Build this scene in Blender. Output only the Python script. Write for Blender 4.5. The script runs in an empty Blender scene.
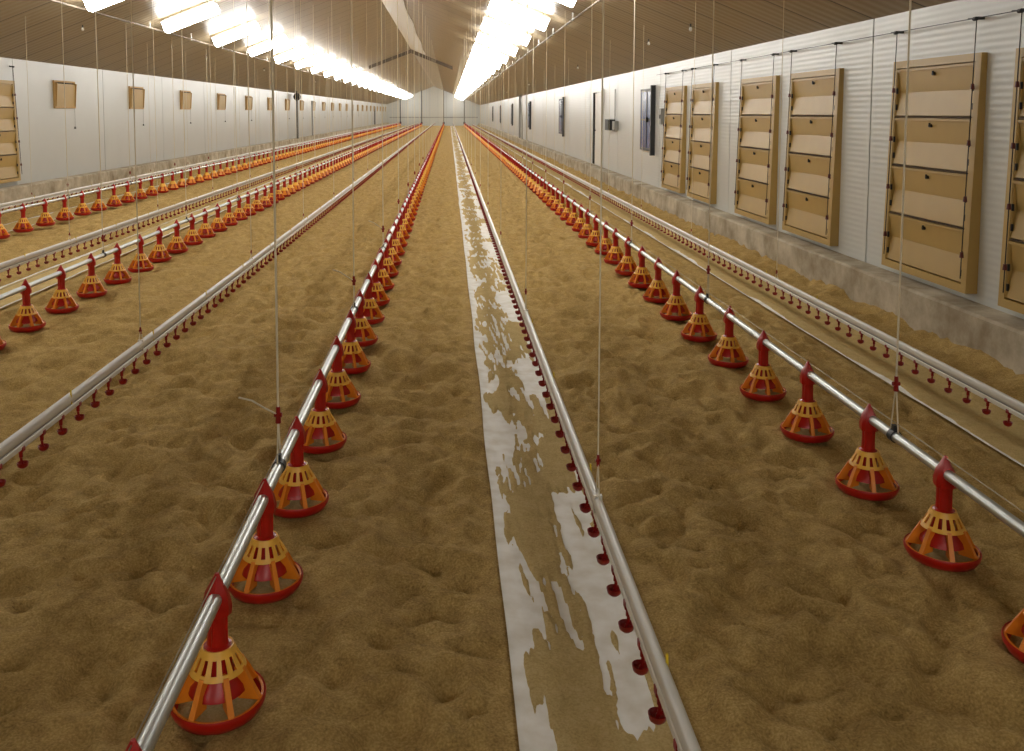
import bpy, math, random
from mathutils import Vector, noise, Matrix

random.seed(7)
sc = bpy.context.scene
COL = sc.collection
PI = math.pi

# ------------------------------------------------------------------ helpers
class MB:
    """collects shapes, then builds ONE mesh object"""
    def __init__(self):
        self.v, self.f, self.m = [], [], []
        self.mi = 0
    def face(self, *idx):
        self.f.append(idx); self.m.append(self.mi)
    def box(self, x0, x1, y0, y1, z0, z1):
        b = len(self.v)
        self.v += [(x0,y0,z0),(x1,y0,z0),(x1,y1,z0),(x0,y1,z0),(x0,y0,z1),(x1,y0,z1),(x1,y1,z1),(x0,y1,z1)]
        for q in ((0,3,2,1),(4,5,6,7),(0,1,5,4),(1,2,6,5),(2,3,7,6),(3,0,4,7)):
            self.face(*[b+i for i in q])
        return self
    def bbox(self, x0, x1, y0, y1, z0, z1, c=.004):
        """box with chamfered vertical/long edges (octagonal section in the two smaller axes)"""
        b = len(self.v)
        pts = [(x0+c,z0),(x1-c,z0),(x1,z0+c),(x1,z1-c),(x1-c,z1),(x0+c,z1),(x0,z1-c),(x0,z0+c)]
        for y in (y0, y1):
            self.v += [(p[0], y, p[1]) for p in pts]
        n = 8
        for i in range(n):
            self.face(b+i, b+(i+1) % n, b+n+(i+1) % n, b+n+i)
        self.face(*[b+i for i in range(n-1, -1, -1)])
        self.face(*[b+n+i for i in range(n)])
        return self
    def tube(self, p0, p1, r0, r1=None, n=8, caps=True):
        r1 = r0 if r1 is None else r1
        p0, p1 = Vector(p0), Vector(p1)
        d = (p1-p0).normalized()
        a = d.orthogonal().normalized(); c = d.cross(a)
        b = len(self.v)
        for p, r in ((p0, r0), (p1, r1)):
            for i in range(n):
                t = 2*PI*(i+.5)/n
                self.v.append(tuple(p + a*(r*math.cos(t)) + c*(r*math.sin(t))))
        for i in range(n):
            self.face(b+i, b+(i+1) % n, b+n+(i+1) % n, b+n+i)
        if caps:
            self.face(*[b+i for i in range(n-1, -1, -1)])
            self.face(*[b+n+i for i in range(n)])
        return self
    def path(self, pts, r, n=6):
        pts = [Vector(p) for p in pts]
        b = len(self.v)
        for k, p in enumerate(pts):
            d = (pts[min(k+1, len(pts)-1)] - pts[max(k-1, 0)]).normalized()
            ref = Vector((0, 1, 0)) if abs(d.y) < .9 else Vector((1, 0, 0))
            a = d.cross(ref).normalized(); c = d.cross(a)
            for i in range(n):
                t = 2*PI*i/n
                self.v.append(tuple(p + a*(r*math.cos(t)) + c*(r*math.sin(t))))
        for k in range(len(pts)-1):
            for i in range(n):
                q = b+k*n
                self.face(q+i, q+(i+1) % n, q+n+(i+1) % n, q+n+i)
        self.face(*[b+i for i in range(n-1, -1, -1)])
        e = b+(len(pts)-1)*n
        self.face(*[e+i for i in range(n)])
        return self
    def lathe(self, prof, n=24, cx=0, cy=0, cz=0, close=False, a0=0, a1=2*PI):
        """prof: list of (r, z); full turn"""
        b = len(self.v)
        for r, z in prof:
            for i in range(n):
                t = a0 + (a1-a0)*i/n
                self.v.append((cx+r*math.cos(t), cy+r*math.sin(t), cz+z))
        m = len(prof)
        for k in range(m if close else m-1):
            k2 = (k+1) % m
            for i in range(n):
                j = (i+1) % n
                self.face(b+k*n+i, b+k*n+j, b+k2*n+j, b+k2*n+i)
        return self
    def quad(self, a, b_, c, d):
        b = len(self.v); self.v += [tuple(a), tuple(b_), tuple(c), tuple(d)]; self.face(b, b+1, b+2, b+3)
        return self
    def hexa(self, p):
        """eight points: bottom 4 then top 4"""
        b = len(self.v); self.v += [tuple(q) for q in p]
        for q in ((0,3,2,1),(4,5,6,7),(0,1,5,4),(1,2,6,5),(2,3,7,6),(3,0,4,7)):
            self.face(*[b+i for i in q])
        return self
    def prism(self, pts, y0, y1):
        """outline in X-Z extruded along Y"""
        b = len(self.v); n = len(pts)
        for y in (y0, y1):
            self.v += [(p[0], y, p[1]) for p in pts]
        for i in range(n):
            self.face(b+i, b+(i+1) % n, b+n+(i+1) % n, b+n+i)
        self.face(*[b+i for i in range(n-1, -1, -1)])
        self.face(*[b+n+i for i in range(n)])
        return self
    def mesh(self, name, mats, smooth=None):
        me = bpy.data.meshes.new(name)
        me.from_pydata(self.v, [], self.f)
        if not isinstance(mats, (list, tuple)): mats = [mats]
        for m in mats: me.materials.append(m)
        if len(mats) > 1:
            me.polygons.foreach_set('material_index', self.m)
        import bmesh
        bm = bmesh.new(); bm.from_mesh(me)
        bmesh.ops.recalc_face_normals(bm, faces=bm.faces)
        if smooth is not None:
            for f in bm.faces: f.smooth = True
            for e in bm.edges:
                if len(e.link_faces) == 2:
                    e.smooth = e.calc_face_angle(0) < math.radians(smooth)
        bm.to_mesh(me); bm.free()
        return me
    def build(self, name, mats, parent=None, smooth=None):
        return link(name, self.mesh(name, mats, smooth), parent)

def link(name, data, parent=None):
    o = bpy.data.objects.new(name, data); COL.objects.link(o)
    if parent: o.parent = parent
    return o
def tag(o, label=None, cat=None, group=None, kind=None):
    if label: o['label'] = label
    if cat: o['category'] = cat
    if group: o['group'] = group
    if kind: o['kind'] = kind
    return o
def empty(name, loc=(0,0,0), rz=0):
    o = bpy.data.objects.new(name, None); COL.objects.link(o)
    o.location = loc; o.rotation_euler = (0,0,rz); o.empty_display_size = .1
    return o
def copy_tree(o, parent=None):
    c = o.copy(); COL.objects.link(c)
    if parent: c.parent = parent
    for ch in KIDS.get(o.name, []):
        d = ch.copy(); COL.objects.link(d); d.parent = c
    return c
KIDS = {}
ORD = ['first','second','third','fourth','fifth','sixth','seventh','eighth','ninth','tenth','eleventh','twelfth',
       'thirteenth','fourteenth','fifteenth','sixteenth','seventeenth','eighteenth','nineteenth','twentieth',
       'twenty-first','twenty-second','twenty-third','twenty-fourth','twenty-fifth']

# ------------------------------------------------------------------ materials
def srgb(r, g, b):
    f = lambda c: (c/255/12.92) if c/255 <= .04045 else ((c/255+.055)/1.055)**2.4
    return (f(r), f(g), f(b), 1)
def mat(name, col, rough=.5, metal=0, spec=.5, var=0, vscale=8, bump=0, bscale=60, trans=None):
    m = bpy.data.materials.new(name); m.use_nodes = True
    nt = m.node_tree; N = nt.nodes; L = nt.links
    p = N['Principled BSDF']
    p.inputs['Base Color'].default_value = col
    p.inputs['Roughness'].default_value = rough
    p.inputs['Metallic'].default_value = metal
    p.inputs['Specular IOR Level'].default_value = spec
    if var or bump:
        tc = N.new('ShaderNodeTexCoord')
    if var:
        no = N.new('ShaderNodeTexNoise'); no.inputs['Scale'].default_value = vscale; no.inputs['Detail'].default_value = 4
        L.new(tc.outputs['Object'], no.inputs['Vector'])
        mx = N.new('ShaderNodeMix'); mx.data_type = 'RGBA'
        mx.inputs[6].default_value = tuple(max(0, c*(1-var)) for c in col[:3])+(1,)
        mx.inputs[7].default_value = tuple(min(1, c*(1+var)) for c in col[:3])+(1,)
        L.new(no.outputs['Fac'], mx.inputs[0]); L.new(mx.outputs[2], p.inputs['Base Color'])
    if bump:
        nb = N.new('ShaderNodeTexNoise'); nb.inputs['Scale'].default_value = bscale; nb.inputs['Detail'].default_value = 5
        L.new(tc.outputs['Object'], nb.inputs['Vector'])
        bu = N.new('ShaderNodeBump'); bu.inputs['Strength'].default_value = bump; bu.inputs['Distance'].default_value = .01
        L.new(nb.outputs['Fac'], bu.inputs['Height']); L.new(bu.outputs['Normal'], p.inputs['Normal'])
    return m

M_red    = mat('red_plastic', srgb(178,22,12), .35, var=.12, vscale=20)
M_redd   = mat('dark_red_plastic', srgb(140,16,18), .3, var=.1, vscale=30)
M_orange = mat('orange_plastic', srgb(240,142,34), .4, var=.08, vscale=20)
M_yellow = mat('amber_plastic', srgb(250,190,74), .4, var=.06, vscale=20)
M_tube   = mat('galvanised_tube', srgb(196,200,198), .38, metal=.75, var=.1, vscale=6)
M_alu    = mat('aluminium_profile', srgb(218,216,208), .32, metal=0, var=.05, vscale=5)
M_pipe   = mat('white_pipe', srgb(222,218,206), .4, var=.04, vscale=5)
M_rope   = mat('rope', srgb(226,216,190), .8, bump=.3, bscale=200)
M_wire   = mat('steel_wire', srgb(150,140,120), .5, metal=.6)
M_dark   = mat('dark_grey_metal', srgb(56,58,60), .5, metal=.3, var=.1)
M_black  = mat('black_plastic', srgb(22,20,20), .5, var=.1)
M_brown  = mat('brown_stopper', srgb(92,34,30), .5, var=.1)
M_cream  = mat('cream_inlet_plastic', srgb(180,149,84), .45, var=.06, vscale=6)
M_creamd = mat('tan_vent_wood', srgb(186,150,92), .6, var=.15, vscale=10)
M_blue   = mat('blue_tinted_glass', srgb(84,100,146), .25, var=.3, vscale=3)
M_conc   = None
M_white  = mat('white_paint', srgb(236,234,228), .4, var=.03)
M_grey   = mat('grey_box', srgb(150,150,146), .5, var=.05)
M_ylclip = mat('yellow_clip', srgb(226,196,40), .5, var=.05)
M_gap    = mat('dark_gap', srgb(30,28,24), .8, var=.1)

def nodes(m):
    m.use_nodes = True
    return m.node_tree.nodes, m.node_tree.links, m.node_tree.nodes['Principled BSDF']

def litter_material(name, c0, c1, c2, rough=.95):
    m = bpy.data.materials.new(name); N, L, p = nodes(m)
    p.inputs['Roughness'].default_value = rough; p.inputs['Specular IOR Level'].default_value = .15
    tc = N.new('ShaderNodeTexCoord')
    a = N.new('ShaderNodeTexNoise'); a.inputs['Scale'].default_value = 10; a.inputs['Detail'].default_value = 8; a.inputs['Roughness'].default_value = .7
    b = N.new('ShaderNodeTexNoise'); b.inputs['Scale'].default_value = 120; b.inputs['Detail'].default_value = 3
    L.new(tc.outputs['Object'], a.inputs['Vector']); L.new(tc.outputs['Object'], b.inputs['Vector'])
    ad = N.new('ShaderNodeMath'); ad.operation = 'ADD'
    mu = N.new('ShaderNodeMath'); mu.operation = 'MULTIPLY'; mu.inputs[1].default_value = .5
    L.new(a.outputs['Fac'], mu.inputs[0])
    mu2 = N.new('ShaderNodeMath'); mu2.operation = 'MULTIPLY'; mu2.inputs[1].default_value = .5
    L.new(b.outputs['Fac'], mu2.inputs[0])
    L.new(mu.outputs[0], ad.inputs[0]); L.new(mu2.outputs[0], ad.inputs[1])
    cr = N.new('ShaderNodeValToRGB')
    cr.color_ramp.elements[0].position = .3; cr.color_ramp.elements[0].color = c0
    cr.color_ramp.elements[1].position = .7; cr.color_ramp.elements[1].color = c2
    e = cr.color_ramp.elements.new(.5); e.color = c1
    L.new(ad.outputs[0], cr.inputs['Fac']); L.new(cr.outputs['Color'], p.inputs['Base Color'])
    c = N.new('ShaderNodeTexNoise'); c.inputs['Scale'].default_value = 40; c.inputs['Detail'].default_value = 6; c.inputs['Roughness'].default_value = .7
    L.new(tc.outputs['Object'], c.inputs['Vector'])
    bu = N.new('ShaderNodeBump'); bu.inputs['Strength'].default_value = .8; bu.inputs['Distance'].default_value = .02
    L.new(c.outputs['Fac'], bu.inputs['Height']); L.new(bu.outputs['Normal'], p.inputs['Normal'])
    return m
M_litter = litter_material('wood_shaving_litter', srgb(132,107,62), srgb(188,157,96), srgb(222,192,130))
M_feed   = litter_material('feed_crumb', srgb(182,154,98), srgb(206,180,122), srgb(222,200,148))

def wall_material(name, col, rib=True):
    m = bpy.data.materials.new(name); N, L, p = nodes(m)
    p.inputs['Roughness'].default_value = .34; p.inputs['Specular IOR Level'].default_value = .5
    tc = N.new('ShaderNodeTexCoord')
    no = N.new('ShaderNodeTexNoise'); no.inputs['Scale'].default_value = 1.3; no.inputs['Detail'].default_value = 6
    L.new(tc.outputs['Object'], no.inputs['Vector'])
    mx = N.new('ShaderNodeMix'); mx.data_type = 'RGBA'
    mx.inputs[6].default_value = tuple(c*.90 for c in col[:3])+(1,); mx.inputs[7].default_value = col
    L.new(no.outputs['Fac'], mx.inputs[0]); L.new(mx.outputs[2], p.inputs['Base Color'])
    if rib:
        w = N.new('ShaderNodeTexWave'); w.wave_type = 'BANDS'; w.bands_direction = 'Z'; w.wave_profile = 'SIN'
        w.inputs['Scale'].default_value = 5.6
        L.new(tc.outputs['Object'], w.inputs['Vector'])
        bu = N.new('ShaderNodeBump'); bu.inputs['Strength'].default_value = .2; bu.inputs['Distance'].default_value = .006
        L.new(w.outputs['Fac'], bu.inputs['Height']); L.new(bu.outputs['Normal'], p.inputs['Normal'])
    return m
M_wallr = wall_material('white_ribbed_panel', srgb(212,214,210), True)
M_walll = wall_material('white_panel', srgb(200,202,198), False)

def concrete():
    m = bpy.data.materials.new('stained_concrete'); N, L, p = nodes(m)
    p.inputs['Roughness'].default_value = .9
    tc = N.new('ShaderNodeTexCoord')
    a = N.new('ShaderNodeTexNoise'); a.inputs['Scale'].default_value = 2.2; a.inputs['Detail'].default_value = 9; a.inputs['Roughness'].default_value = .65
    L.new(tc.outputs['Object'], a.inputs['Vector'])
    cr = N.new('ShaderNodeValToRGB')
    cr.color_ramp.elements[0].position = .32; cr.color_ramp.elements[0].color = srgb(140,124,98)
    cr.color_ramp.elements[1].position = .66; cr.color_ramp.elements[1].color = srgb(206,196,174)
    L.new(a.outputs['Fac'], cr.inputs['Fac']); L.new(cr.outputs['Color'], p.inputs['Base Color'])
    bu = N.new('ShaderNodeBump'); bu.inputs['Strength'].default_value = .3
    L.new(a.outputs['Fac'], bu.inputs['Height']); L.new(bu.outputs['Normal'], p.inputs['Normal'])
    return m
M_conc = concrete()

CEIL_COL = srgb(156,140,114)
def ceiling_material():
    m = bpy.data.materials.new('ribbed_ceiling_sheet'); N, L, p = nodes(m)
    p.inputs['Roughness'].default_value = .42; p.inputs['Specular IOR Level'].default_value = .5
    tc = N.new('ShaderNodeTexCoord')
    sp = N.new('ShaderNodeSeparateXYZ'); L.new(tc.outputs['Object'], sp.inputs[0])
    # joints of the sheets, one metre apart along the house
    fr = N.new('ShaderNodeMath'); fr.operation = 'FRACT'; L.new(sp.outputs['Y'], fr.inputs[0])
    lt = N.new('ShaderNodeMath'); lt.operation = 'LESS_THAN'; lt.inputs[1].default_value = .035; L.new(fr.outputs[0], lt.inputs[0])
    no = N.new('ShaderNodeTexNoise'); no.inputs['Scale'].default_value = .7; no.inputs['Detail'].default_value = 5
    L.new(tc.outputs['Object'], no.inputs['Vector'])
    mx = N.new('ShaderNodeMix'); mx.data_type = 'RGBA'
    mx.inputs[6].default_value = tuple(c*.86 for c in CEIL_COL[:3])+(1,); mx.inputs[7].default_value = tuple(c*1.1 for c in CEIL_COL[:3])+(1,)
    L.new(no.outputs['Fac'], mx.inputs[0])
    m2 = N.new('ShaderNodeMix'); m2.data_type = 'RGBA'; m2.inputs[7].default_value = srgb(70,58,46)
    L.new(lt.outputs[0], m2.inputs[0]); L.new(mx.outputs[2], m2.inputs[6]); L.new(m2.outputs[2], p.inputs['Base Color'])
    w = N.new('ShaderNodeTexWave'); w.wave_type = 'BANDS'; w.bands_direction = 'Y'; w.inputs['Scale'].default_value = 1.57
    L.new(tc.outputs['Object'], w.inputs['Vector'])
    bu = N.new('ShaderNodeBump'); bu.inputs['Strength'].default_value = .22; bu.inputs['Distance'].default_value = .02
    L.new(w.outputs['Fac'], bu.inputs['Height']); L.new(bu.outputs['Normal'], p.inputs['Normal'])
    return m
M_ceil = ceiling_material()

def paper_material():
    m = bpy.data.materials.new('chick_paper'); N, L, p = nodes(m)
    p.inputs['Roughness'].default_value = .7
    tc = N.new('ShaderNodeTexCoord')
    a = N.new('ShaderNodeTexNoise'); a.inputs['Scale'].default_value = 9; a.inputs['Detail'].default_value = 6
    L.new(tc.outputs['Object'], a.inputs['Vector'])
    cr = N.new('ShaderNodeValToRGB')
    cr.color_ramp.elements[0].position = .3; cr.color_ramp.elements[0].color = srgb(226,220,206)
    cr.color_ramp.elements[1].position = .6; cr.color_ramp.elements[1].color = srgb(246,244,238)
    L.new(a.outputs['Fac'], cr.inputs['Fac']); L.new(cr.outputs['Color'], p.inputs['Base Color'])
    bu = N.new('ShaderNodeBump'); bu.inputs['Strength'].default_value = .3; bu.inputs['Distance'].default_value = .01
    L.new(a.outputs['Fac'], bu.inputs['Height']); L.new(bu.outputs['Normal'], p.inputs['Normal'])
    return m
M_paper = paper_material()

LAMP_STRENGTH = 22.0
def lamp_material():
    m = bpy.data.materials.new('lit_tube'); N, L, p = nodes(m)
    p.inputs['Base Color'].default_value = (.9,.9,.9,1)
    p.inputs['Emission Color'].default_value = (1, .985, .94, 1)
    p.inputs['Emission Strength'].default_value = LAMP_STRENGTH
    return m
M_lamp = lamp_material()

# ------------------------------------------------------------------ the house
H = 1.87
XL, XR, XC = -8.45, 4.25, -2.10
EL, ER = 2.90, 2.80                 # eaves
RZ = 5.37                           # ridge
Y0, Y1 = -14.0, 124.0
BAY = 4.55
def yc(x, y, h=1.6):
    """true distance along the house of something seen h below the eye"""
    return y - .023*x - .0775*h
def ceil_z(x):
    return RZ - (XC-x)*(RZ-EL)/(XC-XL) if x < XC else RZ - (x-XC)*(RZ-ER)/(XR-XC)

# floor slab (under the litter)
o = MB().box(XL-.3, XR+.3, Y0-.2, Y1+.3, -.35, -.20).build('floor', M_conc); tag(o, 'concrete floor slab under the litter', None, None, 'structure')

# ceiling: two sheets with thickness
mb = MB()
mb.prism([(XL-.3, ceil_z(XL-.3)), (XC, RZ), (XR+.3, ceil_z(XR+.3)), (XR+.3, ceil_z(XR+.3)+.12), (XC, RZ+.12), (XL-.3, ceil_z(XL-.3)+.12)], Y0-.2, Y1+.3)
o = mb.build('ceiling', M_ceil); tag(o, None, None, None, 'structure')

# side walls: panels with a shallow joint between bays
SEAM_R = 9.0      # y of a seam on the inlet wall
SEAM_L = 22.3
def side_wall(name, x0, x1, zb, zt, seam, m):
    mb = MB()
    ys = [Y0-.2]
    k = math.ceil((Y0-seam)/BAY)
    while seam+k*BAY < Y1: ys.append(seam+k*BAY); k += 1
    ys.append(Y1+.3)
    for a, b in zip(ys[:-1], ys[1:]):
        mb.box(min(x0,x1), max(x0,x1), a+.012, b-.012, zb, zt)
    # joint backing
    xa = x0+(x1-x0)*.25
    mb.mi = 1
    mb.box(min(xa,x1), max(xa,x1), Y0-.2, Y1+.3, zb, zt)
    o = mb.build(name, [m, M_grey]); tag(o, None, None, None, 'structure')
    return o
side_wall('wall_right', XR, XR+.1, .32, ER+.35, SEAM_R, M_wallr)
side_wall('wall_left', XL, XL-.1, .45, EL+.35, SEAM_L, M_walll)
# concrete plinths with ledge
PLR = 4.0
o = MB().prism([(PLR,-.2),(PLR,.315),(PLR+.02,.335),(XR+.25,.345),(XR+.25,-.2)], Y0-.2, Y1+.3).build('baseboard_right', M_conc); tag(o, None, None, None, 'structure')
PLL = -8.22
o = MB().prism([(PLL,-.2),(PLL,.425),(PLL-.02,.445),(XL-.25,.455),(XL-.25,-.2)], Y0-.2, Y1+.3).build('baseboard_left', M_conc); tag(o, None, None, None, 'structure')

def gable(name, ya, yb, m):
    mb = MB()
    xs = [XL-.1 + (XR-XL+.2)*i/11 for i in range(12)]
    for a, b in zip(xs[:-1], xs[1:]):
        pts = [(a+.01,-.2),(b-.01,-.2),(b-.01,ceil_z(b-.01)+.06)]
        if a < XC < b: pts.append((XC, RZ+.06))
        pts.append((a+.01, ceil_z(a+.01)+.06))
        mb.prism(pts, ya, yb)
    mb.mi = 1
    mb.prism([(XL-.1,-.2),(XR+.1,-.2),(XR+.1,ceil_z(XR)+.05),(XC,RZ+.05),(XL-.1,ceil_z(XL)+.05)], ya+(yb-ya)*.3, yb)
    o = mb.build(name, [m, M_grey]); tag(o, None, None, None, 'structure')
gable('wall_end', Y1, Y1+.2, M_walll)
gable('wall_front', Y0, Y0-.15, M_walll)

# ridge: pale sheet along the right side of the ridge up to a dark tie across the ceiling
YT = 50.0
mb = MB()
for k in range(30):
    ya = 5+k*(YT-5)/30; yb = 5+(k+1)*(YT-5)/30
    w0 = .80+.03*math.sin(k*1.1); w1 = .80+.03*math.sin((k+1)*1.1)
    mb.hexa([(XC,ya,RZ-.03),(XC+w0,ya,ceil_z(XC+w0)-.05),(XC+w1,yb,ceil_z(XC+w1)-.05),(XC,yb,RZ-.03),
             (XC,ya,RZ-.01),(XC+w0,ya,ceil_z(XC+w0)-.01),(XC+w1,yb,ceil_z(XC+w1)-.01),(XC,yb,RZ-.01)])
o = mb.build('trim_1', M_white); tag(o, 'pale sheet running along the ridge of the ceiling', None, None, 'structure')
mb = MB()
for s in (-1, 1):
    x2 = XC+s*2.3
    mb.hexa([(XC,YT,RZ-.26),(x2,YT,ceil_z(x2)-.24),(x2,YT+.14,ceil_z(x2)-.24),(XC,YT+.14,RZ-.26),
             (XC,YT,RZ-.06),(x2,YT,ceil_z(x2)-.06),(x2,YT+.14,ceil_z(x2)-.06),(XC,YT+.14,RZ-.06)])
o = mb.build('trim_2', mat('dull_brown_metal', srgb(96,84,70), .6)); tag(o, 'dark tie across the ceiling at the ridge', None, None, 'structure')

# ------------------------------------------------------------------ litter bed
def fbm(x, y, s, o=3):
    return noise.fractal(Vector((x*s, y*s, 3.7)), 1.0, 2.0, o, noise_basis='PERLIN_ORIGINAL')
def litter_h(x, y):
    near = 1.0 if y < 40 else .4
    h = .024*fbm(x, y, .9, 2) + .034*fbm(x+9, y, 3.2, 3) + .016*fbm(x, y+5, 9.0, 3)
    # trampled dents
    d = noise.noise(Vector((x*5.6, y*4.6, 11.3)))
    if d > .10: h -= min(.042, (d-.10)*.17)
    d2 = noise.noise(Vector((x*10.5+4, y*8.5, 1.3)))
    if d2 > .15: h -= min(.026, (d2-.15)*.11)
    h += .016*(1-abs(noise.noise(Vector((x*6.0, y*8.0, 5.5))))*2)-.008
    h *= near
    # banked against the plinths, flattened under the strips and pans
    if x > 3.5: h += (x-3.5)**2*.24
    if x < -7.6: h += (-7.6-x)**2*.3
    for sx0, sx1 in STRIPS:
        if sx0-.12 < x < sx1+.12:
            t = min(1, min(x-(sx0-.12), (sx1+.12)-x)/.12)
            h = h*(1-t) + (-.022)*t
    for fx in (2.115,-.72,-3.66,-6.55):
        t = max(0, 1-abs(x-fx)/.26)
        h = min(h, h*(1-t)+(-.01)*t) if t > 0 else h
    return h
STRIPS = [(.205,.725),(3.03,3.56),(-4.80,-4.28),(-7.4,-6.9)]
xs = []
x = PLL-.05
while x < PLR+.05:
    xs.append(x)
    x += .020 if -2.6 < x < 3.2 else .05
xs.append(PLR+.06)
ys = [Y0+.03, -9, -4, -1, .6, 1.0]
y = 1.2
while y < Y1:
    ys.append(y); y += max(.020, y*.0075)
ys.append(Y1-.03)
mb = MB()
nx = len(xs)
for yy in ys:
    for xx in xs:
        mb.v.append((xx, yy, litter_h(xx, yy)))
for j in range(len(ys)-1):
    for i in range(nx-1):
        q = j*nx+i
        mb.f.append((q, q+1, q+1+nx, q+nx)); mb.m.append(0)
o = mb.build('wood_shaving_litter', M_litter, smooth=180)
tag(o, 'tan wood shaving litter spread over the whole floor', 'litter', None, 'stuff')

# ------------------------------------------------------------------ chick paper strips and scattered feed
def strip(x0, x1, label, flabel, ystart, cover):
    n = 7
    mb = MB(); ys = []; y = ystart
    while y < Y1-1: ys.append(y); y += max(.06, y*.012)
    for yy in ys:
        for i in range(n+1):
            xx = x0 + (x1-x0)*i/n + .010*noise.noise(Vector((i*.0, yy*.9, x0)))
            e = 1 if i in (0, n) else 0
            mb.v.append((xx, yy, -.006 + .006*noise.noise(Vector((xx*5, yy*3, 2))) + .008*e))
    for j in range(len(ys)-1):
        for i in range(n):
            q = j*(n+1)+i
            mb.f.append((q, q+1, q+n+2, q+n+1)); mb.m.append(0)
    o = mb.build('chick_paper', M_paper, smooth=180)
    sol = o.modifiers.new('thickness', 'SOLIDIFY'); sol.thickness = .003; sol.offset = -1
    tag(o, label, 'paper strip')
    # feed lying on the paper, dipping below it where bare paper shows
    mb = MB(); ys = []; y = ystart
    while y < Y1-1: ys.append(y); y += max(.011, y*.006)
    m = 52
    for yy in ys:
        for i in range(m+1):
            u = i/m
            xx = x0+.012 + (x1-x0-.024)*u
            mb.v.append((xx, yy, cover(u, yy, xx)))
    for j in range(len(ys)-1):
        for i in range(m):
            q = j*(m+1)+i
            if max(mb.v[k][2] for k in (q, q+1, q+m+2, q+m+1)) < -.0205: continue
            mb.f.append((q, q+1, q+m+2, q+m+1)); mb.m.append(0)
    o = mb.build('scattered_feed', M_feed, smooth=180)
    tag(o, flabel, 'feed', None, 'stuff')
def sm(a, b, t):
    t = max(0, min(1, (t-a)/(b-a))); return t*t*(3-2*t)
def fr(a, b, c, o=4): return noise.fractal(Vector((a, b, c)), .9, 2.1, o, noise_basis='PERLIN_ORIGINAL')
def cover_mid(u, y, x):
    # bare margin on the left, feed down the middle, bare patches under the drinkers, raked in streaks
    q = u + .10*fr(y*1.1, 3.3, 0, 3)
    n1 = fr(u*2.2, y*1.7, 1.7, 5)
    a = y*3.1 + u*5
    st = fr(u*15 + .8*math.sin(y*1.7), y*3.0, 8.1, 3)
    h = .95
    h -= 1.5*(1-sm(-.06, .13, q))                     # left margin
    patch = sm(-.10, .14, noise.noise(Vector((y*1.25+.9, 7.7, u*.6))))
    h -= 1.2*patch*sm(.50, .72, q)                     # bare patches near the drinkers
    left2 = sm(0, .2, noise.noise(Vector((y*1.3+4.1, 1.2, 2))))
    h -= .55*left2*(1-sm(.12, .32, q))
    rake = noise.noise(Vector((u*26 + 3.4*y, y*2.4 - u*1.5, 6.6)))
    zone = sm(.05, .3, noise.noise(Vector((y*1.6+2.3, u*1.5, 9.1))))
    h -= 1.5*zone*sm(.05, .30, rake)
    h += .85*n1 + .8*st
    nf = sm(2.75, 2.2, y)*sm(.10, .27, u+.06*st)
    h += 1.0*nf
    return -.022 + .026*max(0, min(1.05, h+.12)) + .003*noise.noise(Vector((x*40, y*40, 0)))
def cover_full(u, y, x):
    n1 = fr(u*2.5, y*1.2, 4.4+x)
    h = .9*sm(-.06, .10, u+.10*n1)*(1-sm(.95, 1.0, u)) + .5*n1 + .3
    return -.022 + .028*max(0, min(1, h)) + .003*noise.noise(Vector((x*40, y*40, 0)))
strip(*STRIPS[0], 'long white paper strip strewn with feed down the middle of the house', 'tan feed scattered in streaks over the middle white paper strip', 1.25, cover_mid)
strip(*STRIPS[1], 'paper strip under the drinker line beside the inlet wall', 'tan feed covering the paper strip beside the inlet wall', 3.4, cover_full)
strip(*STRIPS[2], 'paper strip under the drinker line next to the second feed line from the left', 'tan feed on the paper strip next to second feed line from the left', 6.0, cover_full)
strip(*STRIPS[3], 'paper strip under the drinker line along the small-vent wall', 'tan feed on the paper strip along the small-vent wall', 8.0, cover_full)

# ------------------------------------------------------------------ pan feeders
TH = .375        # feed tube height
NR = 7
PR = .148          # rim radius
CT = .212          # top of the grill cone
def cone_r(h): return .048 + (CT-h)*(.138-.048)/(CT-.045)
def pan_mb(n=36):
    return MB().lathe([(0,.004),(.104,.0),(.132,.012),(.145,.034),(PR,.050),(.145,.057),(.140,.052),(.134,.034),(.118,.020),(.09,.014),(0,.016)], n)
def feed_mb(n=24):
    return MB().lathe([(0,.030),(.09,.032),(.122,.0245),(.122,.022)], n)
def collar_mb(ns=14, n=42):
    mb = MB()
    mb.lathe([(.042,CT+.004),(.049,CT+.006),(cone_r(.196)+.002,.196),(cone_r(.196)-.004,.194),(.042,CT-.006)], n, close=True)
    mb.lathe([(cone_r(.158)+.001,.158),(cone_r(.143)+.002,.143),(cone_r(.143)-.003,.141),(cone_r(.158)-.004,.156)], n, close=True)
    for k in range(ns):
        a = 2*PI*(k+.5)/ns; w = 2*PI/ns*.25
        pts = []
        for h in (.156, .196):
            r = cone_r(h)
            for rr, t in ((r-.004,a-w),(r+.001,a-w),(r+.001,a+w),(r-.004,a+w)):
                pts.append((rr*math.cos(t), rr*math.sin(t), h))
        mb.hexa(pts)
    return mb
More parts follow.
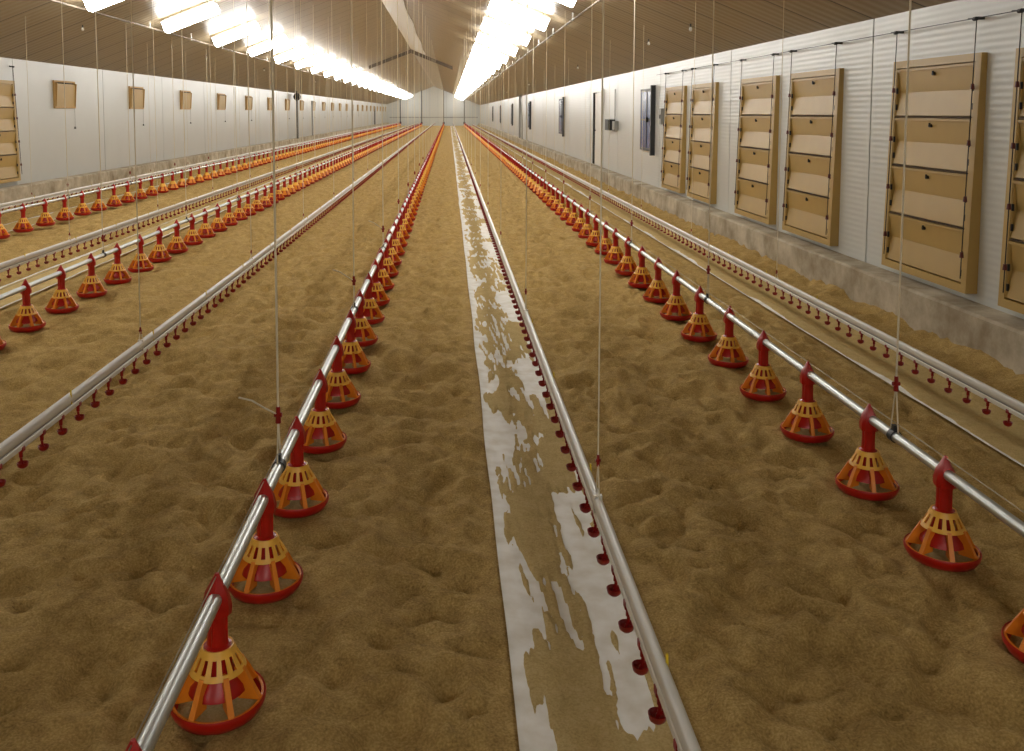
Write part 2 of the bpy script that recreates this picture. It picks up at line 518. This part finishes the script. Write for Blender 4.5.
def grill_mb(n=42):
    mb = MB()
    mb.lathe([(.1395,.056),(.1405,.050),(.133,.046),(.132,.054)], n, close=True)
    for k in range(NR):
        a = 2*PI*k/NR
        c, s = math.cos(a), math.sin(a)
        t = .0058
        def P(r, h, w): return (r*c - w*s, r*s + w*c, h)
        top, mid, bot = .150, .105, .050
        ro, ri = cone_r(top)+.003, cone_r(top)-.026
        mo, mi = cone_r(mid)+.006, cone_r(mid)-.044
        bo, bi = .139, .068
        mb.hexa([P(bo,bot,-t),P(bi,bot,-t),P(bi,bot,t),P(bo,bot,t), P(mo,mid,-t),P(mi,mid,-t),P(mi,mid,t),P(mo,mid,t)])
        mb.hexa([P(mo,mid,-t),P(mi,mid,-t),P(mi,mid,t),P(mo,mid,t), P(ro,top,-t),P(ri,top,-t),P(ri,top,t),P(ro,top,t)])
        # flange along the outer edge of the rib
        f = .010
        mb.hexa([P(bo+.001,bot,-f),P(bo-.004,bot,-f),P(bo-.004,bot,f),P(bo+.001,bot,f), P(ro+.001,top,-f*.8),P(ro-.004,top,-f*.8),P(ro-.004,top,f*.8),P(ro+.001,top,f*.8)])
    return mb
def inner_mb(n=24):
    return MB().lathe([(.040,.21),(.044,.150),(.050,.135),(.084,.098),(.090,.078),(.084,.076),(.046,.10),(.036,.13),(.034,.20)], n)
def neck_mb(n=12):
    mb = MB()
    mb.lathe([(.043,CT-.012),(.0435,CT+.005),(.033,CT+.012),(.0305,.270),(.031,.318),(.037,.330),(.030,.332)], n)
    for k in range(4):
        a = PI/4+k*PI/2
        mb.box(.028*math.cos(a)-.005,.028*math.cos(a)+.005,.028*math.sin(a)-.005,.028*math.sin(a)+.005,CT+.005,.325)
    return mb
def saddle_mb():
    mb = MB()
    b = len(mb.v)
    rings = [(.318,.036,.038),(.345,.040,.040),(.385,.036,.032),(.412,.024,.019),(.446,.006,.005)]
    for z, hx, hy in rings:
        for (sx, sy) in ((-1,-.6),(-.6,-1),(.6,-1),(1,-.6),(1,.6),(.6,1),(-.6,1),(-1,.6)):
            mb.v.append((sx*hx, sy*hy, z))
    for k in range(len(rings)-1):
        for i in range(8):
            q = b+k*8
            mb.face(q+i, q+(i+1) % 8, q+8+(i+1) % 8, q+8+i)
    mb.face(*[b+i for i in range(7,-1,-1)]); e = b+(len(rings)-1)*8; mb.face(*[e+i for i in range(8)])
    return mb
def proto_feeder():
    r = empty('pan_feeder')
    ch = [pan_mb().build('pan', M_red, r, 40), feed_mb().build('feed', M_feed, r, 60),
          grill_mb().build('grill', M_orange, r, 40), collar_mb().build('collar', M_yellow, r, 40),
          inner_mb().build('feed_cone', M_red, r, 40), neck_mb().build('drop_tube', M_red, r, 40),
          saddle_mb().build('saddle', M_red, r, 40)]
    ch[1]['kind'] = 'stuff'
    KIDS[r.name] = ch
    return r
def low_into(mb, x, y, z, n=10):
    """one far feeder in the mesh mb: material 0 red, 1 orange, 2 amber"""
    mb.mi = 0
    mb.lathe([(.104,0),(.142,.03),(PR,.052),(.134,.05),(.11,.03)], n, x, y, z)
    mb.lathe([(.043,.205),(.037,.225),(.036,.32),(.041,.345),(.036,.39),(.006,.446)], 6, x, y, z)
    mb.lathe([(.045,.16),(.088,.085)], n, x, y, z)
    mb.mi = 2
    mb.lathe([(.047,CT+.004),(cone_r(.145),.145)], n, x, y, z)
    mb.mi = 1
    for k in range(NR):
        a = 2*PI*k/NR; w = .34
        mb.quad(*[(x+r*math.cos(t), y+r*math.sin(t), z+h) for r, t, h in
                  ((cone_r(.146),a-w,.146),(cone_r(.146),a+w,.146),(.139,a+w,.05),(.139,a-w,.05))])
LOW = None
FEED = {
 'A': dict(x=2.07, dz=-.008, ys=[3.11,3.80,4.47,5.23,5.97,6.73], where='line beside the inlet wall'),
 'B': dict(x=-.722, dz=0.0, ys=[2.085,2.83,3.55,4.27,5.05], where='line just left of the paper strip'),
 'C': dict(x=-3.66, dz=-.014, p=.722, ys=[7.13,7.83,8.54], where='line second left of the strip'),
 'D': dict(x=-6.55, dz=.03, ys=[13.16], where='line along the small-vent wall'),
}
YE = 121.5
allp = []
for k, d in FEED.items():
    d['ys'] = [yc(d['x'], y, 1.85) for y in d['ys']]
    p = d.get('p', .75)
    while d['ys'][-1]+p < YE-.3: d['ys'].append(d['ys'][-1]+p)
    for i, y in enumerate(d['ys']):
        allp.append((math.hypot(d['x'], y), k, i, y))
allp.sort()
near = set((k, i) for _, k, i, _ in allp[:300])
proto = proto_feeder(); used = False
mbl = MB(); low_into(mbl, 0, 0, 0, 12)
LOW = mbl.mesh('pan_feeder', [M_red, M_orange, M_yellow], 50)
far = MB()
for k, d in FEED.items():
    for i, y in enumerate(d['ys']):
        x = d['x'] + random.uniform(-.006, .006)
        z = d['dz']
        if (k, i) not in near:
            low_into(far, x, y, z, 8); continue
        if y < 20:
            if not used: o = proto; used = True
            else: o = copy_tree(proto)
        else:
            o = link('pan_feeder', LOW)
        o.location = (x, y, z)
        vd = math.atan2(-y, -x)
        o.rotation_euler = (random.uniform(-.012,.012), random.uniform(-.012,.012), (vd + .30 if y < 20 else vd) + random.uniform(-.06,.06))
        if i < 24:
            lab = 'red and orange pan feeder, %s from the front, %s' % (ORD[i], d['where'])
        else:
            lab = 'distant orange pan feeder in the crowded far stretch, %s' % d['where']
        tag(o, lab, 'poultry feeder', 'pan feeders, %s' % d['where'])
o = far.build('pan_feeder_band', [M_red, M_orange, M_yellow], smooth=50)
tag(o, 'pan feeders at the far ends of the four feed lines, merging into orange bands', 'poultry feeder', None, 'stuff')

# the saddle turns with the pan above, so keep it aligned with the tube: done by a round-ish hood

# ------------------------------------------------------------------ ropes (parts of the line they carry)
def rope_mesh(h, top, knot, r):
    """strand from ceiling to adjuster, then two strands to the line; origin on the line's top"""
    mb = MB()
    mb.tube((0,0,knot), (0,0,top), r, n=6)
    mb.tube((0,0,knot), (0,-.035,h), r*.8, n=5)
    mb.tube((0,0,knot), (0,.035,h), r*.8, n=5)
    return mb.mesh('hanging_rope', M_rope, 60)
def adj_mesh(tail):
    mb = MB()
    mb.tube((0,0,-.035),(0,0,.035), .012, .009, 8)
    mb.tube((-.016,0,.0),(.016,0,.0), .010, n=8)
    return mb.mesh('rope_adjuster', M_redd, 40)
ADJ = adj_mesh(False)
def tail_mesh():
    return MB().path([(0,0,0),(-.05,-.02,.035),(-.10,-.04,.075),(-.15,-.06,.095)], .004).mesh('rope_tail', M_rope, 60)
TAIL = tail_mesh()
def hang(root, x, line_top, y0, pitch, knot, clampm, tails=False, r=.0046):
    ztop = ceil_z(x)
    me = rope_mesh(0, ztop-line_top, knot, r)
    y = yc(x, y0, 1.45); k = 0
    while y < YE-1:
        o = link('hanging_rope', me, root); o.location = (0, y, line_top)
        if y < 26:
            a = link('rope_adjuster', ADJ, o); a.location = (0,0,knot)
            if r < .004: a.scale = (.55,.55,.6)
            if tails and y < 12:
                t = link('rope_tail', TAIL, o); t.location = (0,0,knot)
        if y < 40:
            c = link('hanger_clamp', clampm, root); c.location = (0, y, line_top)
        y += pitch; k += 1

# ------------------------------------------------------------------ feed lines
cl = MB()
cl.lathe([(.024,-.02),(.0285,-.02),(.0285,.02),(.024,.02)], 14)
cl.v = [(p[0], p[2], p[1]-.0225) for p in cl.v]
cl.box(-.009,.009,-.012,.012,.004,.030)
CLAMP = cl.mesh('hanger_clamp', M_dark, 40)
feed_rope = {'A': (4.20, .225), 'B': (3.82, .20), 'C': (9.55, .16), 'D': (12.5, .2)}
names = {'A': 'grey feed tube line with red and orange pans beside the inlet wall',
         'B': 'grey feed tube line with red and orange pans just left of the paper strip',
         'C': 'grey feed tube line with pans, second left of the paper strip',
         'D': 'grey feed tube line with pans along the small-vent wall'}
for k, d in FEED.items():
    r = empty('feed_line', (d['x'], 0, d['dz'])); tag(r, names[k], 'feed line', 'feeding lines')
    mb = MB(); mb.tube((0,.3,TH),(0,YE,TH), .0225, n=14)
    mb.build('feed_tube', M_tube, r, 40)
    w = MB(); w.tube((0,.3,TH+.064),(0,YE,TH+.064), .0022, n=4)
    w.build('guard_wire', M_wire, r)
    ztop = ceil_z(d['x'])
    dp = MB(); dp.tube((0,YE,TH),(0,YE,ztop-d['dz']+.02), .055, n=10); dp.box(-.14,.14,YE-.16,YE+.12,TH-.12,TH+.16)
    dp.build('filler_pipe', M_dark, r, 40)
    hang(r, d['x'], TH+.0225, feed_rope[k][0], 3.03, feed_rope[k][1], CLAMP, tails=(k == 'B'))

# ------------------------------------------------------------------ drinker lines
def nipple_mb(s):
    """origin at the underside of the water pipe"""
    mb = MB()
    mb.bbox(-.014,.014,-.012,.012,-.012,.014,.004)           # clip on the pipe
    mb.lathe([(.0,-.012),(.0085,-.012),(.0085,-.034),(.0055,-.036),(.0045,-.052),(0,-.052)], 10)
    mb.tube((0,0,-.03),(s*-.004,0,-.066), .0042, n=6)
    return mb
def cup_mb(n=14):
    return MB().lathe([(0,-.082),(.012,-.082),(.021,-.074),(.0245,-.058),(.0225,-.057),(.017,-.068),(.006,-.070),(.004,-.060),(0,-.058)], n)
NIP = {s: nipple_mb(s).mesh('nipple', M_redd, 45) for s in (-1, 1)}
CUP = cup_mb().mesh('drip_cup', M_redd, 50)
NIPL = {}
for s in (-1, 1):
    nl = nipple_mb(s)
    nl.lathe([(0,-.082),(.021,-.074),(.0245,-.058),(.006,-.066)], 8, s*-.006)
    NIPL[s] = nl.mesh('nipple', M_redd, 45)
ycl = MB(); ycl.box(.010,.0155,-.003,.003,-.004,.020); ycl.box(.0125,.0160,-.003,.003,-.05,.002)
YCL = ycl.mesh('clip', M_ylclip)
dc = MB(); dc.box(-.0155,.0155,-.008,.008,-.062,.003)
DCL = dc.mesh('hanger_clamp', M_pipe)
DRINK = [  # x, top z, first nipple y, first seen y, first rope, side, label
 (.53, .50, 2.08-.2*3, 1.9, 3.24, 1, 'drinker line with red nipples above the middle white paper strip'),
 (3.12, .29, 4.62, 4.6, 8.6, 1, 'drinker line with red nipples nearest the inlet wall'),
 (-1.85, .505, 3.3, 3.3, 5.42, -1, 'drinker line with red nipples between the two middle feed lines, over bare litter'),
 (-4.20, .46, 7.6, 7.6, 10.0, -1, 'drinker line over paper beside the second feed line from the left'),
 (-7.02, .44, 13.0, 13, 15.2, -1, 'drinker line nearest the wall of small square vents'),
]
for (x, top, yn, ys_, yr, s, lab) in DRINK:
    r = empty('drinker_line', (x, 0, 0)); tag(r, lab, 'drinker line', 'drinking lines')
    mb = MB()
    zc, rx, rz = top-.026, .0165, .026
    mb.prism([(rx*math.copysign(abs(math.cos(t))**.8, math.cos(t)), zc+rz*math.copysign(abs(math.sin(t))**.8, math.sin(t))) for t in [2*PI*(i+.5)/16 for i in range(16)]], .3, YE)
    mb.build('support_profile', M_alu, r, 50)
    jm = MB(); y = .6
    jm.box(-.004,.004,.3,YE,top-.066,top-.046)
    jm.build('clip_strip', M_grey, r)
    zb = top-.086
    MB().bbox(-.011,.011,.3,YE,zb,top-.060,.003).build('water_pipe', M_pipe, r)
    y = yc(x, yn, 1.5); k = 0; rest = MB()
    while y < YE-.3:
        if k < 100:
            o = link('nipple', NIP[s] if k < 40 else NIPL[s], r); o.location = (0, y, zb)
            if k < 40:
                c = link('drip_cup', CUP, o); c.location = (s*-.006, 0, 0)
        else:
            rest.box(-.012,.012,y-.011,y+.011,zb-.04,zb+.012)
            rest.lathe([(.004,-.082),(.022,-.072),(.024,-.056),(.004,-.05)], 6, s*-.006, y, zb)
        y += .2; k += 1
    o = rest.build('far_nipple_row', M_redd, r); o['kind'] = 'stuff'
    y = yr - 1.1
    while y < 30:
        c = link('clip', YCL, r); c.location = (0, y, top); c['label'] = 'small yellow clip'
        y += 1.22
    hang(r, x, top, yr, 3.03, .06 if x > .6 or x < 0 else .13, DCL, r=.0029)

# ------------------------------------------------------------------ ceiling lights
def light_mbs():
    a = MB(); a.bbox(-.10,.10,-.60,.60,-.03,.0,.008)
    t = MB()                                   # deep opal trough, oversized to shape in the glow around the lamp
    t.prism([(-.13,-.03),(.13,-.03),(.145,-.19),(.10,-.25),(-.10,-.25),(-.145,-.19)], -.59, .59)
    e = MB()
    for yy in (-.61, .59):
        e.prism([(-.13,-.03),(.13,-.03),(.13,-.06),(-.13,-.06)], yy, yy+.02)
    return a.mesh('housing', M_white), t.mesh('glow_diffuser', M_lamp), e.mesh('end_cap', M_grey)
HOUS, TUBE, ECAP = light_mbs()
DROP = .06
def lamp(x, y, label, group):
    s = 1 if x < XC else -1
    ang = math.atan2(RZ-EL, XC-XL) if s > 0 else math.atan2(RZ-ER, XR-XC)
    r = empty('ceiling_light', (x, y, ceil_z(x)-DROP))
    # length runs down the slope (local Y -> across the house)
    M = Matrix.Rotation(-ang*s, 4, 'Y') @ Matrix.Rotation(PI/2, 4, 'Z')
    r.rotation_euler = M.to_euler()
    link('housing', HOUS, r); link('glow_diffuser', TUBE, r); link('end_cap', ECAP, r)
    hb = MB()
    for yy in (-.45, .45): hb.tube((0,yy,0),(0,yy,DROP), .006, n=6)
    link('hanger', HANG, r)
    tag(r, label, 'light', group)
hb = MB()
for yy in (-.45, .45): hb.tube((0,yy,0),(0,yy,DROP*.93), .006, n=6)
HANG = hb.mesh('hanger', M_dark)
for (x, y0, p, side) in ((-5.5, 15.3-4.08*6, 4.08, 'small-vent wall'), (1.4, 17.6-4.0*7, 4.0, 'inlet wall')):
    y = y0; k = -1
    while y < Y1-2:
        if -1.5 < y < 7: y += p; continue
        if y > (14.5 if x < 0 else 16.5): k += 1
        if k < 0: lab = 'ceiling light overhead in front of the row on the %s side' % side
        elif k < 12: lab = 'lit ceiling light, %s from the front in the row on the %s side' % (ORD[k], side)
        else: lab = 'distant lit ceiling light merging into the bright row on the %s side' % side
        lamp(x, y, lab, 'ceiling lights on the %s side' % side)
        y += p
# conduit along the lower ends of each row of lights
for x, lab in ((-6.25, 'thin grey conduit under the ceiling lights on the small-vent wall side'), (2.2, 'thin grey conduit under the ceiling lights on the inlet wall side')):
    mb = MB(); mb.tube((x,2,ceil_z(x)-.13),(x,Y1-.5,ceil_z(x)-.13), .018, n=8)
    y = 4
    r = mb.build('conduit', mat('dull_conduit', srgb(120,108,92), .7), smooth=40)
    tag(r, lab, 'conduit', 'conduits')
    hk = MB()
    while y < Y1-1:
        hk.box(x-.012,x+.012,y-.012,y+.012,ceil_z(x)-.15,ceil_z(x)-.0); y += 3.03
    hk.build('bracket', M_white, r)
# small white bulbs under the ceiling on the inlet wall side
def bulb(x, y, lab):
    r = empty('small_bulb', (x, y, ceil_z(x)))
    MB().tube((0,0,-.06),(0,0,.01), .014, n=8).build('socket', M_dark, r)
    MB().lathe([(0,-.145),(.02,-.14),(.032,-.115),(.028,-.085),(.014,-.06)], 12).build('glass', M_white, r, 60)
    r.scale = (.75,.75,.75)
    tag(r, lab, 'bulb', 'small bulbs under the ceiling')
for k, y in enumerate((12.9, 15.6, 24.2, 39.0, 54.0)):
    bulb(3.45, y, 'tiny white bulb under the ceiling above the inlet wall, %s from the front' % ORD[k])
for k, y in enumerate((17.3, 26.0, 34.0, 47.0)):
    bulb(-6.9, y, 'tiny white bulb under the ceiling above the small-vent wall, %s from the front' % ORD[k])

# ------------------------------------------------------------------ four-flap air inlets
IW, IZ0, IZ1 = 1.41, .41, 2.34
IH = IZ1-IZ0
TP, BT, FT = .048, .098, .072              # stands further out at the foot; frame bar
def inlet_d(z): return BT + (TP-BT)*z/IH
def inlet_parts():
    """local: wall plane x=0, inlet stands out to -x, runs along y 0..IW, z 0..IH"""
    fr = MB(); t = FT
    def slab(y0, y1, z0, z1):
        d0, d1 = inlet_d(z0), inlet_d(z1)
        fr.hexa([(0,y0,z0),(0,y1,z0),(-d0,y1,z0),(-d0,y0,z0),(0,y0,z1),(0,y1,z1),(-d1,y1,z1),(-d1,y0,z1)])
    slab(0, t, 0, IH); slab(IW-t, IW, 0, IH); slab(t, IW-t, 0, t*.9); slab(t, IW-t, IH-t*.9, IH)
    z0, z1 = t*.9, IH-t*.9
    ph = (z1-z0)/4
    ya, yb = t, IW-t
    # one flap, origin on the lower front edge: a shallow trough folded along its middle
    f = MB(); dep = .052; lean = (BT-TP)*ph/IH
    zm = ph*.50
    f.hexa([(.004,ya,.014),(.004,yb,.014),(.022,yb,.006),(.022,ya,.006),(dep-.016,ya,zm),(dep-.016,yb,zm),(dep,yb,zm-.008),(dep,ya,zm-.008)])
    f.hexa([(dep-.016,ya,zm),(dep-.016,yb,zm),(dep,yb,zm-.008),(dep,ya,zm-.008),
            (lean+.006,ya,ph-.03),(lean+.006,yb,ph-.03),(lean+.022,yb,ph-.03),(lean+.022,ya,ph-.03)])
    f.box(lean-.004,lean+.016,ya,yb,ph-.034,ph-.012)
    for y0, y1 in ((ya,ya+.012),(yb-.012,yb)):
        f.prism([(.002,.012),(dep,zm),(lean,ph-.03)], y0, y1)
    gp = MB(); gp.box(-.001,.02,ya,yb,-.004,.004)  # brown strip put in for the shaded gap line between flaps
    kn = MB(); kn.tube((-.012,0,0),(.03,0,.002), .015, n=8); kn.tube((-.008,0,-.004),(-.008,0,.026), .009, n=6)
    hg = MB(); hg.tube((0,0,-.026),(0,0,.026), .010, n=8)
    bk = MB().box(-.012, .0, t*.5, IW-t*.5, .02, IH-.02)
    d0, d1 = -(BT+.035), -(TP+.01)
    cd = MB(); cd.tube((d1,.05,IH+.27),(d0,0,.12), .0045, n=5)
    stp = MB(); stp.tube((0,0,-.022),(0,0,.022), .017, .012, 8)
    pl = MB()
    pl.box(-.055,0,.035,.065,IH+.262,IH+.285)
    pl.tube((-.055,.05,IH+.272),(-.055,.17,IH+.280), .007, n=6)
    pl.tube((-.07,.032,IH+.268),(-.07,.068,IH+.268), .017, n=10)
    return dict(frame=fr.mesh('frame', M_cream), flap=f.mesh('flap', M_cream), gap=gp.mesh('flap_gap_shade', mat('brown_gap_shade', srgb(84,66,42), .7)),
                knob=kn.mesh('knob', M_black, 40), hinge=hg.mesh('hinge', M_black, 40), back=bk.mesh('back_panel', M_cream),
                cord=cd.mesh('pull_cord', M_black, 60), stop=stp.mesh('cord_stopper', M_brown, 40), pulley=pl.mesh('pulley_bracket', M_dark, 40))
IP = inlet_parts()
def inlet(x, y, z, flip, label):
    r = empty('air_inlet', (x, y, z)); tag(r, label, 'air inlet', 'four-flap air inlets')
    if flip: r.rotation_euler = (0,0,PI); r.location.y = y+IW
    link('frame', IP['frame'], r); link('back_panel', IP['back'], r)
    t = FT; z0 = t*.9; ph = (IH-2*t*.9)/4; lean = (BT-TP)*ph/IH
    for k in range(4):
        zz = z0+k*ph
        f = link('flap', IP['flap'], r); f.location = (-inlet_d(zz)+.006, 0, zz)
        if k: g = link('flap_gap_shade', IP['gap'], f)
        n = link('knob', IP['knob'], f); n.location = (lean, IW/2, ph-.075)
        for yy in (t+.014, IW-t-.014):
            for q in (.09, .24):
                h = link('hinge', IP['hinge'], f); h.location = (.008, yy, q)
    for yy in (t*.30, IW-t*1.6):
        c = link('pull_cord', IP['cord'], r); c.location = (0, yy, 0)
        for k in range(4):
            q = (z0+(k+.55)*ph-.12)/(IH+.27-.12)
            st = link('cord_stopper', IP['stop'], c)
            st.location = (-(BT+.035)*(1-q)-(TP+.01)*q, .05*q, .12+(IH+.15)*q)
        p = link('pulley_bracket', IP['pulley'], r); p.location = (0, yy, 0)
for y, lab in ((5.22, 'cream four-flap air inlet cut off by the photo edge beside the largest inlet'),
               (7.06, 'largest fully visible cream four-flap air inlet on the wall'),
               (9.65, 'cream four-flap air inlet, second fully visible one from the front'),
               (11.53, 'cream four-flap air inlet, third fully visible one from the front'),
               (14.15, 'cream four-flap air inlet, fourth fully visible one from the front'),
               (16.05, 'cream four-flap air inlet next to the dark blue window')):
    inlet(XR, y, IZ0, False, lab)
inlet(XL, 16.3, IZ0+.13, True, 'cream four-flap air inlet on the opposite wall, before the small square vents')
# cord along the top of the inlet wall
mb = MB(); mb.tube((XR-.055,2,2.615),(XR-.055,18.2,2.615), .0045, n=5)
o = mb.build('inlet_cable', M_dark); tag(o, 'thin dark cable running above the cream air inlets', 'cable')

# ------------------------------------------------------------------ other fittings on the inlet wall
def wall_fan(y, lab, w=1.25):
    r = empty('shuttered_window', (XR, y, 0)); tag(r, lab, 'window', 'dark blue wall windows')
    z0, z1 = 1.05, 2.36
    f = MB(); t = .06
    f.box(-.095,0,0,.07,z0-.08,z1+.06)                   # near jamb stands well out
    f.box(-.045,0,w-t,w,z0,z1); f.box(-.045,0,.07,w-t,z0,z0+t); f.box(-.045,0,.07,w-t,z1-t,z1)
    f.build('frame', M_dark, r)
    MB().box(-.04,-.01,.07,w-t,z0+t,z1-t).build('pane', M_blue, r)
    m = MB(); m.box(-.05,-.04,w*.5-.02,w*.5+.02,z0+t,z1-t); m.box(-.05,-.04,.07,w-t,(z0+z1)/2-.02,(z0+z1)/2+.02)
    m.build('crossbar', M_dark, r)
    MB().tube((-.085,w*.42,(z0+z1)/2),(-.04,w*.42,(z0+z1)/2), .05, n=10).build('latch', M_black, r)
wl = ['large dark blue window beside the last cream air inlet', 'dark window beyond the wall door, first after it', 'dark window second beyond the wall door',
      'dark window third beyond the wall door', 'dark window fourth beyond the wall door', 'dark window fifth beyond the wall door']
for k, y in enumerate((18.5, 33.0, 46.6, 59.8, 73.3, 86.5)):
    wall_fan(y, wl[k], 1.25 if k == 0 else 1.5)
# door left ajar
mb = MB(); mb.box(XR-.07,XR+.02,24.72,24.80,.36,2.50); mb.box(XR-.07,XR+.02,26.02,26.10,.36,2.50); mb.box(XR-.07,XR+.02,24.80,26.02,2.42,2.50)
r = mb.build('door_1', M_white); tag(r, 'white door in the inlet wall, slightly ajar', None, None, 'structure')
MB().box(XR-.055,XR-.01,24.82,25.84,.38,2.40).build('door_leaf', M_white, r)
MB().box(XR-.085,XR-.005,25.86,26.05,.38,2.42).build('door_gap_shade', M_gap, r)  # solid dark block standing in for the shade of the open gap
MB().tube((XR-.12,25.70,1.35),(XR-.05,25.70,1.35), .018, n=8).build('door_handle', M_dark, r)
# control boxes
r = empty('control_box', (XR-.006, 22.6, 1.40)); tag(r, 'small grey and black control box between the door and the blue window', 'control box')
MB().box(-.16,0,.35,.95,0,.28).build('case', M_dark, r); MB().box(-.175,-.16,.40,.78,.02,.26).build('display', M_black, r)
MB().box(-.10,0,-.10,.22,.02,.24).build('junction_box', M_grey, r); MB().tube((-.02,.3,.28),(-.02,.3,1.05), .012, n=6).build('cable', M_grey, r)
r = empty('switch_box', (XR, 17.72, 1.62)); tag(r, 'narrow grey switch box beside the dark blue window', 'switch box')
MB().box(-.07,0,0,.12,0,.32).build('case', M_grey, r); MB().box(-.085,-.07,.04,.08,.12,.2).build('switch', M_dark, r)
# pipes
r = MB().tube((XR-.09,53,.34),(XR-.09,53,ER+.02), .06, n=10).build('wall_pipe', M_grey, smooth=40); tag(r, 'grey vertical pipe on the inlet wall among the far dark windows', 'pipe')
r = MB().path([(XR-.09,51.6,ER-.05),(XR-.2,51.2,2.72),(XR-.22,50.6,2.3),(XR-.18,50.3,1.6),(XR-.15,50.3,.32)], .035, 8).build('hose', M_grey, smooth=60); tag(r, 'curved grey hose hanging on the far inlet wall', 'hose')

# ------------------------------------------------------------------ small vents on the other wall
def vent_parts():
    w, h, d = 1.08, .60, .10
    f = MB(); t = .04
    f.box(0,d*.35,0,w,0,t); f.box(0,d*.35,0,w,h-t,h); f.box(0,d*.35,0,t,t,h-t); f.box(0,d*.35,w-t,w,t,h-t)
    b = MB(); b.box(.001,.01,t,w-t,t,h-t)
    fl = MB(); fl.hexa([(.012,t+.01,t),(.030,t+.01,t),(.030,w-t-.01,t),(.012,w-t-.01,t),(.045,t+.01,h-t-.03),(.060,t+.01,h-t-.03),(.060,w-t-.01,h-t-.03),(.045,w-t-.01,h-t-.03)])
    ck = MB(); ck.prism([(.01,t),(.05,t),(.085,h-t-.02),(.01,h-t)], 0, .012)
    hd = MB(); hd.tube((.03,w-.06,-.42),(.03,w-.06,.05), .003, n=5); hd.box(.012,.048,w-.075,w-.045,-.46,-.41)
    return (f.mesh('frame', M_creamd), b.mesh('back_panel', M_gap), fl.mesh('flap', M_cream), ck.mesh('cheek', M_creamd), hd.mesh('pull_cord', M_grey))
VP = vent_parts()
y = 19.5; k = 0
while y < Y1-3:
    r = empty('wall_vent', (XL, y, 1.95))
    for nme, me in zip(('frame','back_panel','flap','cheek','pull_cord'), VP):
        q = link(nme, me, r)
        if nme == 'cheek':
            q.location = (0, .04, 0)
            q = link(nme, me, r); q.location = (0, 1.08-.052, 0)
    if k < 14: lab = 'small square tan wall vent, %s from the front' % ORD[k]
    else: lab = 'tiny far-off square tan wall vent near the end of the row'
    tag(r, lab, 'wall vent', 'small square wall vents')
    y += BAY; k += 1
r = empty('round_headed_post', (PLL+.02, 49.0, .44)); tag(r, 'dark post with a round black head against the small-vent wall', 'post')
MB().tube((0,0,0),(0,0,2.1), .055, n=10).build('pole', M_dark, r, 40)
MB().lathe([(0,-.21),(.09,-.19),(.17,-.12),(.21,0),(.17,.12),(.09,.19),(0,.21)], 16, 0, 0, 2.25).build('head', M_black, r, 60)
MB().tube((0,0,2.4),(0,0,2.62), .03, n=8).build('cap_stem', M_dark, r)
r = MB().tube((PLL-.05,54.8,.44),(PLL-.05,54.8,2.55), .045, n=8).build('wall_pipe', M_grey, smooth=40); tag(r, 'thin grey vertical pipe on the small-vent wall beyond the round-headed post', 'pipe')
mb = MB(); mb.box(XL,XL+.05,102,102.08,.45,2.5); mb.box(XL,XL+.05,103.2,103.28,.45,2.5); mb.box(XL,XL+.05,102.08,103.2,2.42,2.5)
r = mb.build('door_2', M_dark); tag(r, 'dark door far down the small-vent wall', None, None, 'structure')
MB().box(XL,XL+.03,102.08,103.2,.45,2.42).build('door_leaf', M_dark, r)
# rail across the end wall
o = MB().box(XL+.3,XR-.3,Y1-.05,Y1-.005,1.05,1.2).build('trim_3', M_grey); tag(o, 'grey rail across the end wall', None, None, 'structure')
# ------------------------------------------------------------------ world, camera, colour
w = bpy.data.worlds.new('World'); sc.world = w; w.use_nodes = True
w.node_tree.nodes['Background'].inputs['Color'].default_value = (.5,.5,.5,1)
w.node_tree.nodes['Background'].inputs['Strength'].default_value = .02

cam = bpy.data.cameras.new('camera'); co = bpy.data.objects.new('camera', cam); COL.objects.link(co)
F, PX, PY, VX, VY = 900.0, 470.0, 182.0, 449.0, 112.0
phi = math.atan((PY-VY)/F); th = math.atan((PX-VX)/F*math.cos(phi))
co.location = (0, 0, H); co.rotation_euler = (PI/2-phi, 0, -th)
cam.sensor_fit = 'HORIZONTAL'; cam.sensor_width = 36; cam.lens = F/1024*36
cam.shift_x = (512-PX)/1024; cam.shift_y = (PY-375.5)/1024
cam.clip_start = .05; cam.clip_end = 400
sc.camera = co
vs = sc.view_settings
sc.display_settings.display_device = 'sRGB'
vs.view_transform = 'Standard'; vs.look = 'None'; vs.gamma = 1; vs.use_curve_mapping = False
vs.exposure = 0.5
